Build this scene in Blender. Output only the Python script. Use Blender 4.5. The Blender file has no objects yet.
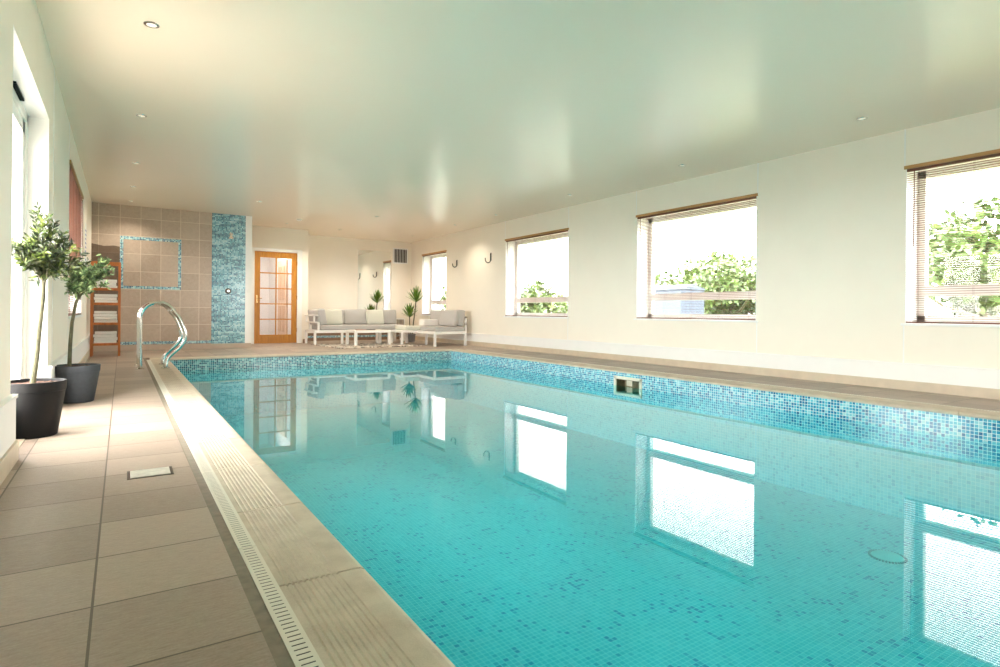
import bpy, bmesh, math, random
from mathutils import Vector, Matrix, Euler
R = random.Random(7)
PI = math.pi
scn = bpy.context.scene
COL = scn.collection

# ------------------------------------------------------------------ camera, world, exposure
CAM_H = 0.73
YAW, ROLL = math.radians(32.90), math.radians(0.465)
F = Vector((math.sin(YAW), math.cos(YAW), 0)); R0 = Vector((math.cos(YAW), -math.sin(YAW), 0)); U0 = Vector((0, 0, 1))
RV = R0*math.cos(ROLL) + U0*math.sin(ROLL); UV = -R0*math.sin(ROLL) + U0*math.cos(ROLL)
cd = bpy.data.cameras.new('camera'); cam = bpy.data.objects.new('camera', cd); COL.objects.link(cam)
cd.sensor_width = 36; cd.lens = 584.6/1000*36; cd.shift_y = -(333.5-312.5)/1000; cd.clip_start = 0.02; cd.clip_end = 300
m = Matrix((RV, UV, -F)).transposed().to_4x4(); m.translation = Vector((0, 0, CAM_H)); cam.matrix_world = m
scn.camera = cam

w = bpy.data.worlds.new('world'); scn.world = w; w.use_nodes = True
bg = w.node_tree.nodes['Background']; bg.inputs[0].default_value = (1.0, 0.975, 0.94, 1)
# overcast sky, brighter towards the hidden sun on the left (-x) side of the house
SKY_BRIGHT, SKY_DIM = 12.8, 5.6
_n = w.node_tree.nodes; _l = w.node_tree.links
_tc = _n.new('ShaderNodeTexCoord'); _sx = _n.new('ShaderNodeSeparateXYZ'); _mr = _n.new('ShaderNodeMapRange'); _mr.interpolation_type = 'SMOOTHSTEP'
_l.new(_tc.outputs['Generated'], _sx.inputs[0]); _l.new(_sx.outputs[0], _mr.inputs['Value'])
_mr.inputs['From Min'].default_value = -.7; _mr.inputs['From Max'].default_value = .45
_mr.inputs['To Min'].default_value = SKY_BRIGHT; _mr.inputs['To Max'].default_value = SKY_DIM
_l.new(_mr.outputs[0], bg.inputs[1])
scn.view_settings.view_transform = 'Standard'; scn.view_settings.look = 'None'; scn.view_settings.gamma = 1
scn.view_settings.use_curve_mapping = False; scn.view_settings.exposure = 1.50
DOWNLIGHT_W = 9.0
scn.cycles.use_denoising = True
scn.cycles.max_bounces = 14; scn.cycles.diffuse_bounces = 8; scn.cycles.glossy_bounces = 6
scn.cycles.transmission_bounces = 8; scn.cycles.transparent_max_bounces = 24
scn.cycles.sample_clamp_indirect = 12

def portal(name, loc, rot, sx, sy):
    l = bpy.data.lights.new(name, 'AREA'); l.shape = 'RECTANGLE'; l.size = sx; l.size_y = sy; l.cycles.is_portal = True
    o = bpy.data.objects.new(name, l); COL.objects.link(o); o.location = loc; o.rotation_euler = rot

# ------------------------------------------------------------------ room numbers
H = 2.577; XL = -0.448; XR = 6.504; YT = 12.302; YD = 13.6; YS = 14.45; YB = -2.6
PXL, PXR, PYF, PYN = 0.597, 5.38, 10.06, -1.5         # pool edge
WZ, PZ = -0.20, -0.93                                # water, pool bottom
WIN = [(1.05+0.0, 2.68), (4.296, 6.28), (7.884, 9.868), (12.43, 13.77)]
WIN[0] = (0.70, 2.68)
WZ0, WZ1 = 0.655, 2.185
for i, (a, b) in enumerate(WIN):
    portal('window_daylight', (XR+0.36, (a+b)/2, (WZ0+WZ1)/2), (0, PI/2, 0), WZ1-WZ0, b-a)
portal('door_daylight', (-0.72, 4.47, 1.05), (0, -PI/2, 0), 2.1, 1.7)
portal('window_daylight', (-0.72, 8.32, 1.42), (0, -PI/2, 0), 1.5, 2.2)
portal('window_daylight', (4.7, YB-0.25, 1.4), (PI/2, 0, 0), 1.8, 1.5)  # daylight through the added window behind the camera

# ------------------------------------------------------------------ helpers: meshes
class MB:
    def __init__(s): s.bm = bmesh.new()
    def box(s, x0, x1, y0, y1, z0, z1, M=None):
        vs = [s.bm.verts.new((x, y, z)) for x in (x0, x1) for y in (y0, y1) for z in (z0, z1)]
        if M is not None:
            for v in vs: v.co = M @ v.co
        for f in ((0,1,3,2),(4,6,7,5),(0,4,5,1),(2,3,7,6),(0,2,6,4),(1,5,7,3)): s.bm.faces.new([vs[i] for i in f])
        return s
    def rbox(s, x0, x1, y0, y1, z0, z1, r=0.03, seg=3, M=None, puff=0.0, n=1):
        b = bmesh.new(); bmesh.ops.create_cube(b, size=1)
        for v in b.verts: v.co = Vector((x0+(v.co.x+.5)*(x1-x0), y0+(v.co.y+.5)*(y1-y0), z0+(v.co.z+.5)*(z1-z0)))
        bmesh.ops.bevel(b, geom=b.edges[:], offset=r, segments=seg, affect='EDGES', profile=.6)
        if puff:
            bmesh.ops.subdivide_edges(b, edges=[e for e in b.edges if e.calc_length() > 3*r], cuts=5, use_grid_fill=True)
            c = Vector(((x0+x1)/2, (y0+y1)/2, (z0+z1)/2)); d = Vector((x1-x0, y1-y0, z1-z0))/2
            ax = min(range(3), key=lambda i: d[i]); o = [i for i in range(3) if i != ax]
            for v in b.verts:
                q = v.co-c; k = max(0, 1-(q[o[0]]/d[o[0]])**2)*max(0, 1-(q[o[1]]/d[o[1]])**2)
                v.co[ax] += math.copysign(puff*k, q[ax]) if abs(q[ax]) > .5*d[ax] else 0
        if M is not None: bmesh.ops.transform(b, matrix=M, verts=b.verts[:])
        me = bpy.data.meshes.new('t'); b.to_mesh(me); b.free(); s.bm.from_mesh(me); bpy.data.meshes.remove(me)
        return s
    def tube(s, pts, rad, n=10, cap=True):
        pts = [Vector(p) for p in pts]; rings = []
        rr = rad if isinstance(rad, (list, tuple)) else [rad]*len(pts)
        t0 = (pts[1]-pts[0]).normalized(); up = Vector((0, 0, 1)) if abs(t0.z) < .9 else Vector((1, 0, 0))
        nrm = (up - t0*up.dot(t0)).normalized()
        for i, p in enumerate(pts):
            a = pts[max(i-1, 0)]; c = pts[min(i+1, len(pts)-1)]; t = (c-a).normalized()
            nrm = (nrm - t*nrm.dot(t)).normalized(); bn = t.cross(nrm)
            rings.append([s.bm.verts.new(p + (nrm*math.cos(2*PI*k/n)+bn*math.sin(2*PI*k/n))*rr[i]) for k in range(n)])
        for a, c in zip(rings, rings[1:]):
            for k in range(n): s.bm.faces.new((a[k], a[(k+1) % n], c[(k+1) % n], c[k]))
        if cap: s.bm.faces.new(rings[0][::-1]); s.bm.faces.new(rings[-1])
        return s
    def lathe(s, prof, c=(0, 0, 0), n=32, axis='z'):
        rings = []
        for r, z in prof:
            ring = []
            for k in range(n):
                a = 2*PI*k/n; p = (r*math.cos(a), r*math.sin(a), z)
                if axis == 'x': p = (p[2], p[0], p[1])
                if axis == 'y': p = (p[1], p[2], p[0])
                ring.append(s.bm.verts.new(Vector(p)+Vector(c)))
            rings.append(ring)
        for a, b in zip(rings, rings[1:]):
            for k in range(n): s.bm.faces.new((a[k], a[(k+1) % n], b[(k+1) % n], b[k]))
        s.bm.faces.new(rings[0][::-1]); s.bm.faces.new(rings[-1])
        return s
    def prism(s, prof, y0, y1, axis='y'):     # prof: list of (a, z); axis y -> (a, y, z); axis x -> (x, a, z)
        f = (lambda a, z, t: (a, t, z)) if axis == 'y' else (lambda a, z, t: (t, a, z))
        A = [s.bm.verts.new(f(a, z, y0)) for a, z in prof]; B = [s.bm.verts.new(f(a, z, y1)) for a, z in prof]
        n = len(prof)
        for k in range(n): s.bm.faces.new((A[k], A[(k+1) % n], B[(k+1) % n], B[k]))
        s.bm.faces.new(A[::-1]); s.bm.faces.new(B)
        return s
    def quad(s, *p):
        s.bm.faces.new([s.bm.verts.new(q) for q in p]); return s
    def leaf(s, base, d, side, L, W, bend=0.0):
        d = d.normalized(); side = (side - d*side.dot(d))
        if side.length < 1e-4: side = Vector((1, 0, 0)).cross(d)
        side.normalize(); nn = d.cross(side)
        row = []
        for t, wd in ((0, .12), (.3, .85), (.6, 1), (.85, .55), (1, .03)):
            p = base + d*L*t - Vector((0, 0, 1))*bend*L*t*t
            row.append((s.bm.verts.new(p-side*W*wd/2+nn*W*.12*wd), s.bm.verts.new(p+side*W*wd/2+nn*W*.12*wd)))
        for a, b in zip(row, row[1:]): s.bm.faces.new((a[0], a[1], b[1], b[0]))
        return s
    def build(s, name, mat, parent=None, smooth=False, bevel=0, loc=None):
        bmesh.ops.recalc_face_normals(s.bm, faces=s.bm.faces[:])
        me = bpy.data.meshes.new(name); s.bm.to_mesh(me); s.bm.free()
        if smooth:
            for p in me.polygons: p.use_smooth = True
        me.materials.append(mat)
        o = bpy.data.objects.new(name, me); COL.objects.link(o)
        if smooth == 'auto':
            try: me.set_sharp_from_angle(angle=math.radians(35))
            except Exception: pass
        if parent is not None: o.parent = parent
        if loc is not None: o.location = loc
        if bevel:
            md = o.modifiers.new('bevel', 'BEVEL'); md.width = bevel; md.segments = 2; md.limit_method = 'ANGLE'
        return o

def tag(o, label, cat, group=None, kind=None):
    if label: o['label'] = label
    if cat: o['category'] = cat
    if group: o['group'] = group
    if kind: o['kind'] = kind
    return o
def empty(name, loc, label, cat, group=None, rz=0, kind=None):
    o = bpy.data.objects.new(name, None); COL.objects.link(o); o.location = loc; o.rotation_euler.z = rz
    o.empty_display_size = .1
    return tag(o, label, cat, group, kind)
def copy_tree(o, parent=None):
    c = o.copy(); COL.objects.link(c)
    if parent is not None: c.parent = parent
    for ch in list(o.children): copy_tree(ch, c)
    return c
def struct(name, mb, mat, label=None, cat=None, **k):
    o = mb.build(name, mat, **k); o['kind'] = 'structure'
    if label: o['label'] = label
    if cat: o['category'] = cat
    return o

# ------------------------------------------------------------------ helpers: materials
def L(c):   # sRGB 0-255 -> linear
    return tuple((x/255/12.92 if x/255 <= .04045 else ((x/255+.055)/1.055)**2.4) for x in c)+(1,)
class NT:
    def __init__(s, name):
        s.m = bpy.data.materials.new(name); s.m.use_nodes = True; s.t = s.m.node_tree; s.n = s.t.nodes; s.l = s.t.links
        s.b = s.n['Principled BSDF']; s.out = s.n['Material Output']
    def add(s, typ, **k):
        x = s.n.new(typ)
        for a, v in k.items(): setattr(x, a, v)
        return x
    def link(s, a, b): s.l.new(a, b)
    def val(s, sock, v):
        if isinstance(v, bpy.types.NodeSocket): s.l.new(v, sock)
        else: sock.default_value = v
    def math(s, op, a, b=0.0, c=None):
        x = s.add('ShaderNodeMath', operation=op); s.val(x.inputs[0], a); s.val(x.inputs[1], b)
        if c is not None: s.val(x.inputs[2], c)
        return x.outputs[0]
    def vec(s, op, a, b=(0, 0, 0)):
        x = s.add('ShaderNodeVectorMath', operation=op); s.val(x.inputs[0], a); s.val(x.inputs[1], b); return x.outputs[0]
    def coord(s): return s.add('ShaderNodeTexCoord').outputs['Object']
    def sep(s, v):
        x = s.add('ShaderNodeSeparateXYZ'); s.link(v, x.inputs[0]); return x.outputs
    def noise(s, v, scale, detail=3, rough=.5, dist=0):
        x = s.add('ShaderNodeTexNoise'); s.link(v, x.inputs['Vector']); x.inputs['Scale'].default_value = scale
        x.inputs['Detail'].default_value = detail; x.inputs['Roughness'].default_value = rough; x.inputs['Distortion'].default_value = dist
        return x.outputs[0]
    def ramp(s, f, stops, interp='LINEAR'):
        x = s.add('ShaderNodeValToRGB'); s.val(x.inputs[0], f); e = x.color_ramp.elements; x.color_ramp.interpolation = interp
        while len(e) < len(stops): e.new(.5)
        for el, (p, c) in zip(e, stops): el.position = p; el.color = c
        return x.outputs[0]
    def mix(s, f, a, b):
        x = s.add('ShaderNodeMix', data_type='RGBA'); s.val(x.inputs[0], f); s.val(x.inputs[6], a); s.val(x.inputs[7], b); return x.outputs[2]
    def bump(s, h, strength=.3, dist=.01):
        x = s.add('ShaderNodeBump'); s.link(h, x.inputs['Height']); x.inputs['Strength'].default_value = strength
        x.inputs['Distance'].default_value = dist; s.link(x.outputs[0], s.b.inputs['Normal'])
    def set(s, color=None, rough=None, metal=None, spec=None, trans=None, ior=None, coat=None, sheen=None):
        for k, v in (('Base Color', color), ('Roughness', rough), ('Metallic', metal), ('Specular IOR Level', spec),
                     ('Transmission Weight', trans), ('IOR', ior), ('Coat Weight', coat), ('Sheen Weight', sheen)):
            if v is not None: s.val(s.b.inputs[k], v)
        return s

def simple(name, c, rough=.5, metal=0, var=.06, scale=8, bump=0, spec=None, bscale=60):
    t = NT(name); c = L(c); co = t.coord()
    n = t.noise(co, scale, 4)
    a = tuple(x*(1-var) for x in c[:3])+(1,); b = tuple(min(1, x*(1+var)) for x in c[:3])+(1,)
    t.set(t.ramp(n, [(.3, a), (.7, b)]), rough, metal, spec)
    if bump: t.bump(t.noise(co, bscale, 3), bump, .004)
    return t.m

def mosaic(name, axes, pitch, stops, grout, bias=None, rough=.15, gw=.10, bumpy=.3, off=(0, 0, 0)):
    """small square tiles, one random colour per tile"""
    t = NT(name); co = t.vec('ADD', t.coord(), off); p = t.vec('SCALE', co); p.node.inputs['Scale'].default_value = 1/pitch
    xyz = t.sep(p); keep = [xyz[i] if i in axes else 0.5 for i in range(3)]
    fl = []; mask = None
    for i in range(3):
        fl.append(t.math('FLOOR', keep[i]) if i in axes else 0.0)
    cv = t.add('ShaderNodeCombineXYZ')
    for i in range(3): t.val(cv.inputs[i], fl[i])
    wn = t.add('ShaderNodeTexWhiteNoise', noise_dimensions='3D'); t.link(cv.outputs[0], wn.inputs['Vector'])
    v = wn.outputs['Value']
    if bias is not None:
        nv = t.vec('MULTIPLY', cv.outputs[0], bias[0]); nn = t.noise(nv, 1.0, 3, .6)
        v = t.math('ADD', t.math('MULTIPLY', v, 1-bias[1]), t.math('MULTIPLY', t.math('MULTIPLY_ADD', nn, 2.4, -.7), bias[1]))
    col = t.ramp(v, stops)
    for i in axes:
        fr = t.math('FRACT', keep[i]); d = t.math('ABSOLUTE', t.math('SUBTRACT', fr, .5)); g = t.math('GREATER_THAN', d, .5-gw/2)
        mask = g if mask is None else t.math('MAXIMUM', mask, g)
    t.set(t.mix(mask, col, grout), rough)
    t.val(t.b.inputs['Roughness'], t.math('MULTIPLY_ADD', mask, .5, rough))
    if bumpy: t.bump(t.math('SUBTRACT', 1.0, mask), bumpy, .002)
    return t.m

def big_tile(name, axes, pitch, off, c1, c2, grout, gw, rough=.35, grain=None, spec=None):
    t = NT(name); co = t.coord(); xyz = t.sep(co); mask = None; fl = []
    for k, i in enumerate(axes):
        q = t.math('DIVIDE', t.math('SUBTRACT', xyz[i], off[k]), pitch[k]); fl.append(t.math('FLOOR', q))
        d = t.math('ABSOLUTE', t.math('SUBTRACT', t.math('FRACT', q), .5)); g = t.math('GREATER_THAN', d, .5-gw/2/pitch[k])
        mask = g if mask is None else t.math('MAXIMUM', mask, g)
    cv = t.add('ShaderNodeCombineXYZ'); t.link(fl[0], cv.inputs[0]); t.link(fl[1], cv.inputs[1])
    wn = t.add('ShaderNodeTexWhiteNoise', noise_dimensions='3D'); t.link(cv.outputs[0], wn.inputs['Vector'])
    gv = t.vec('MULTIPLY', co, grain or (1, 1, 1)); gv = t.vec('ADD', gv, t.vec('SCALE', cv.outputs[0])) if False else gv
    n = t.noise(gv, 22, 6, .65, .6); n2 = t.noise(co, 150, 3)
    v = t.math('ADD', t.math('MULTIPLY', wn.outputs['Value'], .3), t.math('ADD', t.math('MULTIPLY', n, .6), t.math('MULTIPLY', n2, .25)))
    col = t.ramp(v, [(.3, c1), (.8, c2)])
    t.set(t.mix(mask, col, grout), rough, spec=spec)
    hgt = t.math('ADD', t.math('MULTIPLY', t.math('SUBTRACT', 1.0, mask), 1.0), t.math('MULTIPLY', n, .5))
    t.bump(hgt, .35, .003)
    return t.m

WHITE = simple('white_paint', (240, 240, 238), .45, var=.01)
WALL = simple('cream_wall', (242, 235, 222), .55, var=.012, scale=3)
def _ceiling():
    t = NT('satin_ceiling'); co = t.coord()
    t.set(L((252, 238, 220)), .25, spec=.85)
    t.bump(t.noise(co, 2.2, 2), .05, .02); return t.m
CEIL = _ceiling()
DECK = big_tile('deck_tile', (0, 1), (.3335, .3335), (.2775, 1.41), L((134, 118, 104)), L((182, 166, 151)), L((94, 82, 70)), .006, .42, (1.2, 7, 1))
SKIRT = simple('beige_skirting_tile', (205, 190, 168), .4, var=.06, scale=10)
GROUTSTRIP = simple('grey_grout', (132, 122, 108), .8, var=.15, scale=30)
WTILE = big_tile('taupe_wall_tile', (0, 2), (.313, .316), (-.035, .145), L((168, 150, 135)), L((196, 179, 164)), L((228, 216, 200)), .006, .3)
WTILE_SHADE = big_tile('shade_toned_wall_tile', (0, 2), (.313, .316), (-.035, .145), L((92, 76, 64)), L((120, 102, 88)), L((128, 112, 98)), .006, .3)  # wall tile darkened in colour, paints the shade behind the rack
BTILE = big_tile('brown_wall_tile', (0, 2), (.313, .316), (-.035, .1), L((118, 94, 76)), L((146, 122, 102)), L((160, 142, 124)), .006, .35)
POOLFLOOR = mosaic('pool_floor_mosaic', (0, 1), .0285, [(0, L((0, 120, 170))), (.15, L((10, 145, 182))), (.22, L((80, 190, 202))), (.6, L((94, 194, 206))), (1, L((124, 208, 216)))],
                   L((180, 226, 228)), ((.09, .09, 1), .28), .3, .12, .0)
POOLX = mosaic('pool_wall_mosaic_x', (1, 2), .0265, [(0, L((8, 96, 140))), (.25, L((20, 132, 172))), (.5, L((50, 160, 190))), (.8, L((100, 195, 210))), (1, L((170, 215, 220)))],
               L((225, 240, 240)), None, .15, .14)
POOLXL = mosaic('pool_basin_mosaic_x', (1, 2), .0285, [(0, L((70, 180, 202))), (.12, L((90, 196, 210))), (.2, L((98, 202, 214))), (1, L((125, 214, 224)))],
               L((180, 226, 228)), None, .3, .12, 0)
POOLYL = mosaic('pool_basin_mosaic_y', (0, 2), .0285, [(0, L((70, 180, 202))), (.12, L((90, 196, 210))), (.2, L((98, 202, 214))), (1, L((125, 214, 224)))],
               L((180, 226, 228)), None, .3, .12, 0)
POOLY = mosaic('pool_wall_mosaic_y', (0, 2), .0265, [(0, L((8, 70, 90))), (.3, L((20, 110, 126))), (.6, L((60, 150, 158))), (1, L((165, 210, 205)))],
               L((225, 240, 240)), None, .15, .14)
SHOWER = mosaic('shower_mosaic', (0, 2), .0238, [(0, L((10, 66, 104))), (.36, L((28, 100, 140))), (.48, L((70, 150, 175))), (.62, L((140, 196, 214))), (1, L((220, 240, 236)))],
                L((190, 216, 216)), ((.07, 1, .30), .62), .15, .16)
BORDER = mosaic('border_mosaic', (0, 2), .0235, [(0, L((15, 70, 110))), (.4, L((40, 130, 170))), (.7, L((110, 190, 205))), (1, L((200, 225, 225)))],
                L((215, 228, 228)), None, .15, .16)
def _coping():
    t = NT('coping_stone'); co = t.coord(); n = t.noise(co, 9, 5, .6); n2 = t.noise(co, 260, 2)
    v = t.math('ADD', t.math('MULTIPLY', n, .7), t.math('MULTIPLY', n2, .3))
    t.set(t.ramp(v, [(.3, L((180, 166, 147))), (.55, L((204, 192, 173))), (.8, L((216, 204, 186)))]), .55)
    t.bump(n2, .25, .002); return t.m
COPING = _coping()
def ior_both_sides(t, fr, ior):
    g = t.add('ShaderNodeNewGeometry'); t.val(fr.inputs[0], t.math('MULTIPLY_ADD', g.outputs['Backfacing'], 1/ior-ior, ior))
def _water():
    t = NT('pool_water'); t.n.remove(t.b)
    tr = t.add('ShaderNodeBsdfTransparent'); tr.inputs[0].default_value = (.33, .92, .965, 1)
    gl = t.add('ShaderNodeBsdfGlossy'); gl.inputs['Roughness'].default_value = .0; gl.inputs[0].default_value = (1, 1, 1, 1)
    fr = t.add('ShaderNodeFresnel'); ior_both_sides(t, fr, 1.33)
    mx = t.add('ShaderNodeMixShader'); co = t.coord()
    b = t.add('ShaderNodeBump'); b.inputs['Strength'].default_value = .0025; b.inputs['Distance'].default_value = .02
    t.link(t.noise(co, 5, 2), b.inputs['Height'])
    t.link(b.outputs[0], gl.inputs['Normal'])
    t.link(fr.outputs[0], mx.inputs[0]); t.link(tr.outputs[0], mx.inputs[1]); t.link(gl.outputs[0], mx.inputs[2])
    t.link(mx.outputs[0], t.out.inputs[0]); return t.m
WATER = _water()
def _glass(name='window_glass', tint=(1, 1, 1, 1)):
    t = NT(name); t.n.remove(t.b)
    tr = t.add('ShaderNodeBsdfTransparent'); tr.inputs[0].default_value = tint
    gl = t.add('ShaderNodeBsdfGlossy'); gl.inputs['Roughness'].default_value = .02
    fr = t.add('ShaderNodeFresnel'); ior_both_sides(t, fr, 1.3)
    mx = t.add('ShaderNodeMixShader')
    t.link(fr.outputs[0], mx.inputs[0]); t.link(tr.outputs[0], mx.inputs[1]); t.link(gl.outputs[0], mx.inputs[2])
    t.link(mx.outputs[0], t.out.inputs[0]); return t.m
GLASS = _glass()
STEEL = simple('polished_steel', (215, 215, 210), .12, 1.0, var=.02)
DSTEEL = simple('dark_steel', (60, 55, 52), .3, .9, var=.03)
MIRROR = NT('mirror_silver').set((.93, .94, .92, 1), .01, 1.0).m
def wood(name, c1, c2, rough=.4, stretch=(1, 1, 12)):
    t = NT(name); co = t.coord(); v = t.vec('MULTIPLY', co, tuple(1/s if s > 1 else 1 for s in stretch)); n = t.noise(v, 40, 5, .6, .5)
    t.set(t.ramp(n, [(.3, L(c1)), (.7, L(c2))]), rough); return t.m
OAK = wood('honey_oak', (172, 108, 22), (204, 142, 44), .35)
RACKW = wood('orange_teak', (150, 84, 34), (188, 112, 54), .4)
HEADRAIL = wood('light_oak_rail', (172, 128, 76), (190, 146, 92), .4, (1, 12, 1))
MAHOG = wood('mahogany_slat', (92, 54, 38), (126, 78, 54), .4, (1, 12, 1))
CORD = simple('brown_cord', (96, 54, 40), .7)
POT1 = simple('black_plastic', (9, 9, 10), .6, var=.1, scale=40, bump=.1, spec=.25)
POT2 = simple('charcoal_plastic', (56, 60, 65), .6, var=.12, scale=40, bump=.15, spec=.3)
SOIL = simple('bark_soil', (92, 66, 54), .95, var=.5, scale=70, bump=.8)
BARK = simple('olive_bark', (84, 82, 60), .8, var=.3, scale=50, bump=.4)
def leafm(name, cs, scale=14):
    t = NT(name); co = t.coord()
    n = t.noise(co, scale, 2); n2 = t.noise(co, scale*4, 1); v = t.math('ADD', t.math('MULTIPLY', n, .6), t.math('MULTIPLY', n2, .4))
    k = len(cs)-1
    t.set(t.ramp(v, [(.33+.34*i/k, L(c)) for i, c in enumerate(cs)]), .45)
    return t.m
LEAF1 = leafm('olive_leaf', [(26, 36, 24), (48, 62, 34), (84, 102, 46), (150, 166, 78)])
LEAF2 = leafm('silver_olive_leaf', [(44, 62, 42), (84, 106, 66), (128, 152, 98), (184, 200, 146)])
YUC = leafm('yucca_leaf', [(50, 86, 26), (92, 130, 44), (146, 172, 74)])
TREE = leafm('tree_leaf', [(36, 54, 22), (62, 84, 34), (92, 112, 52)], .8)
GRASS = leafm('lawn', [(96, 106, 70), (116, 124, 84)], 1.5)
FABG = simple('grey_weave', (184, 181, 178), .9, var=.05, scale=300, bump=.3, bscale=500)
FABP = simple('pale_sage_weave', (206, 206, 194), .9, var=.05, scale=300, bump=.3, bscale=500)
FABT = simple('speckled_grey_weave', (186, 184, 182), .9, var=.22, scale=120, bump=.3, bscale=400)
TOWEL = simple('white_terry', (248, 245, 242), .95, var=.03, scale=90, bump=.7, bscale=260)
ALU = simple('white_aluminium', (242, 240, 236), .4, var=.01)
BLACK = simple('black_slot', (14, 14, 14), .8)
PLASTIC = simple('white_plastic', (238, 238, 234), .35, var=.01)
SHED = simple('blue_grey_board', (58, 68, 82), .7)
PAVE = simple('pale_paving', (160, 152, 142), .8, var=.08, scale=3)

# ------------------------------------------------------------------ room shell
T = 0.34   # wall thickness
def wall_x(name, x0, x1, y0, y1, holes, mat):
    """wall in the yz plane between x0 and x1; holes: (ya, yb, za, zb)"""
    b = MB(); ys = sorted({y0, y1, *[h[0] for h in holes], *[h[1] for h in holes]})
    for a, c in zip(ys, ys[1:]):
        hs = [h for h in holes if h[0] <= a+1e-6 and h[1] >= c-1e-6]
        if not hs: b.box(x0, x1, a, c, 0, H)
        else:
            if hs[0][2] > 0: b.box(x0, x1, a, c, 0, hs[0][2])
            b.box(x0, x1, a, c, hs[0][3], H)
    bmesh.ops.remove_doubles(b.bm, verts=b.bm.verts[:], dist=1e-5)
    return struct(name, b, mat)
DY0, DY1, DZ = 3.64, 5.30, 2.10      # glazed door, left wall
LW0, LW1 = 7.20, 9.45                # left window
wall_x('wall_right', XR, XR+T, YB, YS, [(a, b, WZ0, WZ1) for a, b in WIN], WALL)
wall_x('wall_left', XL-T, XL, YB, YT+.2, [(DY0, DY1, 0, DZ), (LW0, LW1, WZ0, WZ1)], WALL)
struct('wall_far', MB().box(3.56, XR+T, YS, YS+.2, 0, H), WALL)
# shower end wall (tiled) with its white end
struct('wall_shower', MB().box(XL-T, 2.135, YT, YD, 0, H), WTILE)
struct('trim_1', MB().box(2.02, 2.137, YT-.012, YT+.02, 0.0, H), WHITE)
# door wall: around the door
dx0, dx1, dzt = 2.40, 3.345, 2.055
b = MB().box(2.135, dx0, YD, YD+.12, 0, H).box(dx1, 3.57, YD, YD+.12, 0, H).box(dx0, dx1, YD, YD+.12, dzt, H)
b.box(3.45, 3.57, YD+.12, YS+.2, 0, H)
struct('wall_door', b, WALL)
# corridor behind the door
struct('wall_corridor', MB().box(2.0, 2.135, YD, 17.2, 0, H).box(2.0, 3.57, 17.2, 17.3, 0, H).box(3.45, 3.57, YS+.2, 17.2, 0, H), WHITE)
# unseen back wall; its window is added to bring in daylight
bx0, bx1 = 3.8, 5.6
struct('wall_back', MB().box(XL-T, bx0, YB-.3, YB, 0, H).box(bx1, XR+T, YB-.3, YB, 0, H).box(bx0, bx1, YB-.3, YB, 2.185, H).box(bx0, bx1, YB-.3, YB, 0, .655), WALL)
b = MB()
for x in (bx0, (bx0+bx1)/2-.035, bx1-.07): b.box(x, x+.07, YB-.2, YB-.13, .655, 2.185)
b.box(bx0, bx1, YB-.2, YB-.13, 2.12, 2.185).box(bx0, bx1, YB-.2, YB-.13, .655, .72)
dback = struct('window_6', b, PLASTIC)  # added window in the unseen back wall, lets in daylight
MB().box(bx0+.05, bx1-.05, YB-.17, YB-.16, .7, 2.14).build('pane', GLASS, dback)  # pane of the added window
struct('ceiling', MB().box(XL-T, XR+T, YB-.3, 17.3, H, H+.15), CEIL)

# floor: deck around the pool
GX0, GX1 = .272, .305     # grey strip
CW = .242                 # coping width
b = MB()
b.box(XL-T, GX0, YB-.3, 17.3, -.12, 0)
b.box(GX0, XR+T, PYF+CW, 17.3, -.12, 0)
b.box(PXR+CW+.055, XR+T, YB-.3, PYF+CW, -.12, 0)
b.box(GX0, PXR+CW+.055, YB-.3, PYN-CW, -.12, 0)
struct('floor', b, DECK)
struct('floor_grout_strip', MB().box(GX0, GX1, PYN-CW, PYF+CW, -.12, -.002), GROUTSTRIP)
# ceiling-high white seams of the wall boards
for i, (x, y, z0, z1) in enumerate([(XR, 7.88, WZ1, H), (XR, 7.88, .26, WZ0), (XR, 9.88, WZ1, H), (XR, 6.29, WZ1, H), (XR, 4.285, WZ1, H), (XR, 4.285, .26, WZ0), (XR, 2.69, WZ1, H), (XR, 2.69, .26, WZ0), (XL, 5.62, .3, H), (XL, 7.17, .3, H)]):
    s = -1 if x > 0 else 1
    struct('trim_%d' % (i+2), MB().box(min(x, x+s*.003), max(x, x+s*.003), y-.006, y+.006, z0, z1), WHITE)
# plinths and tiled skirtings
b = MB().box(XR-.028, XR, YB, YS, .09, .262).box(XR-.034, XR, YB, YS, .255, .265)
struct('trim_plinth_right', b, WHITE)
struct('baseboard_right', MB().box(XR-.036, XR, YB, YS, 0, .092), SKIRT)
b = MB()
for a, c in ((YB, DY0), (DY1, YT)): b.box(XL-.0, XL+.022, a, c, .095, .31).box(XL, XL+.030, a, c, .302, .318)
struct('trim_plinth_left', b, WHITE)
b = MB()
for a, c in ((YB, DY0), (DY1, YT)): b.box(XL, XL+.034, a, c, 0, .095)
struct('baseboard_left', b, SKIRT, bevel=.002)
struct('baseboard_shower', MB().box(XL+.034, 2.137, YT-.016, YT, 0, .092), simple('taupe_skirting_tile', (186, 168, 152), .4, var=.05, scale=10))
struct('baseboard_door', MB().box(3.46, 3.575, YD-.014, YD, 0, .092).box(2.137, 2.37, YD-.014, YD, 0, .092), BTILE)
struct('baseboard_far', MB().box(3.57, XR-.036, YS-.012, YS, 0, .19), BTILE)
struct('trim_mosaic_far', MB().box(3.57, XR-.036, YS-.015, YS-.011, .075, .125), BORDER)
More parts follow.
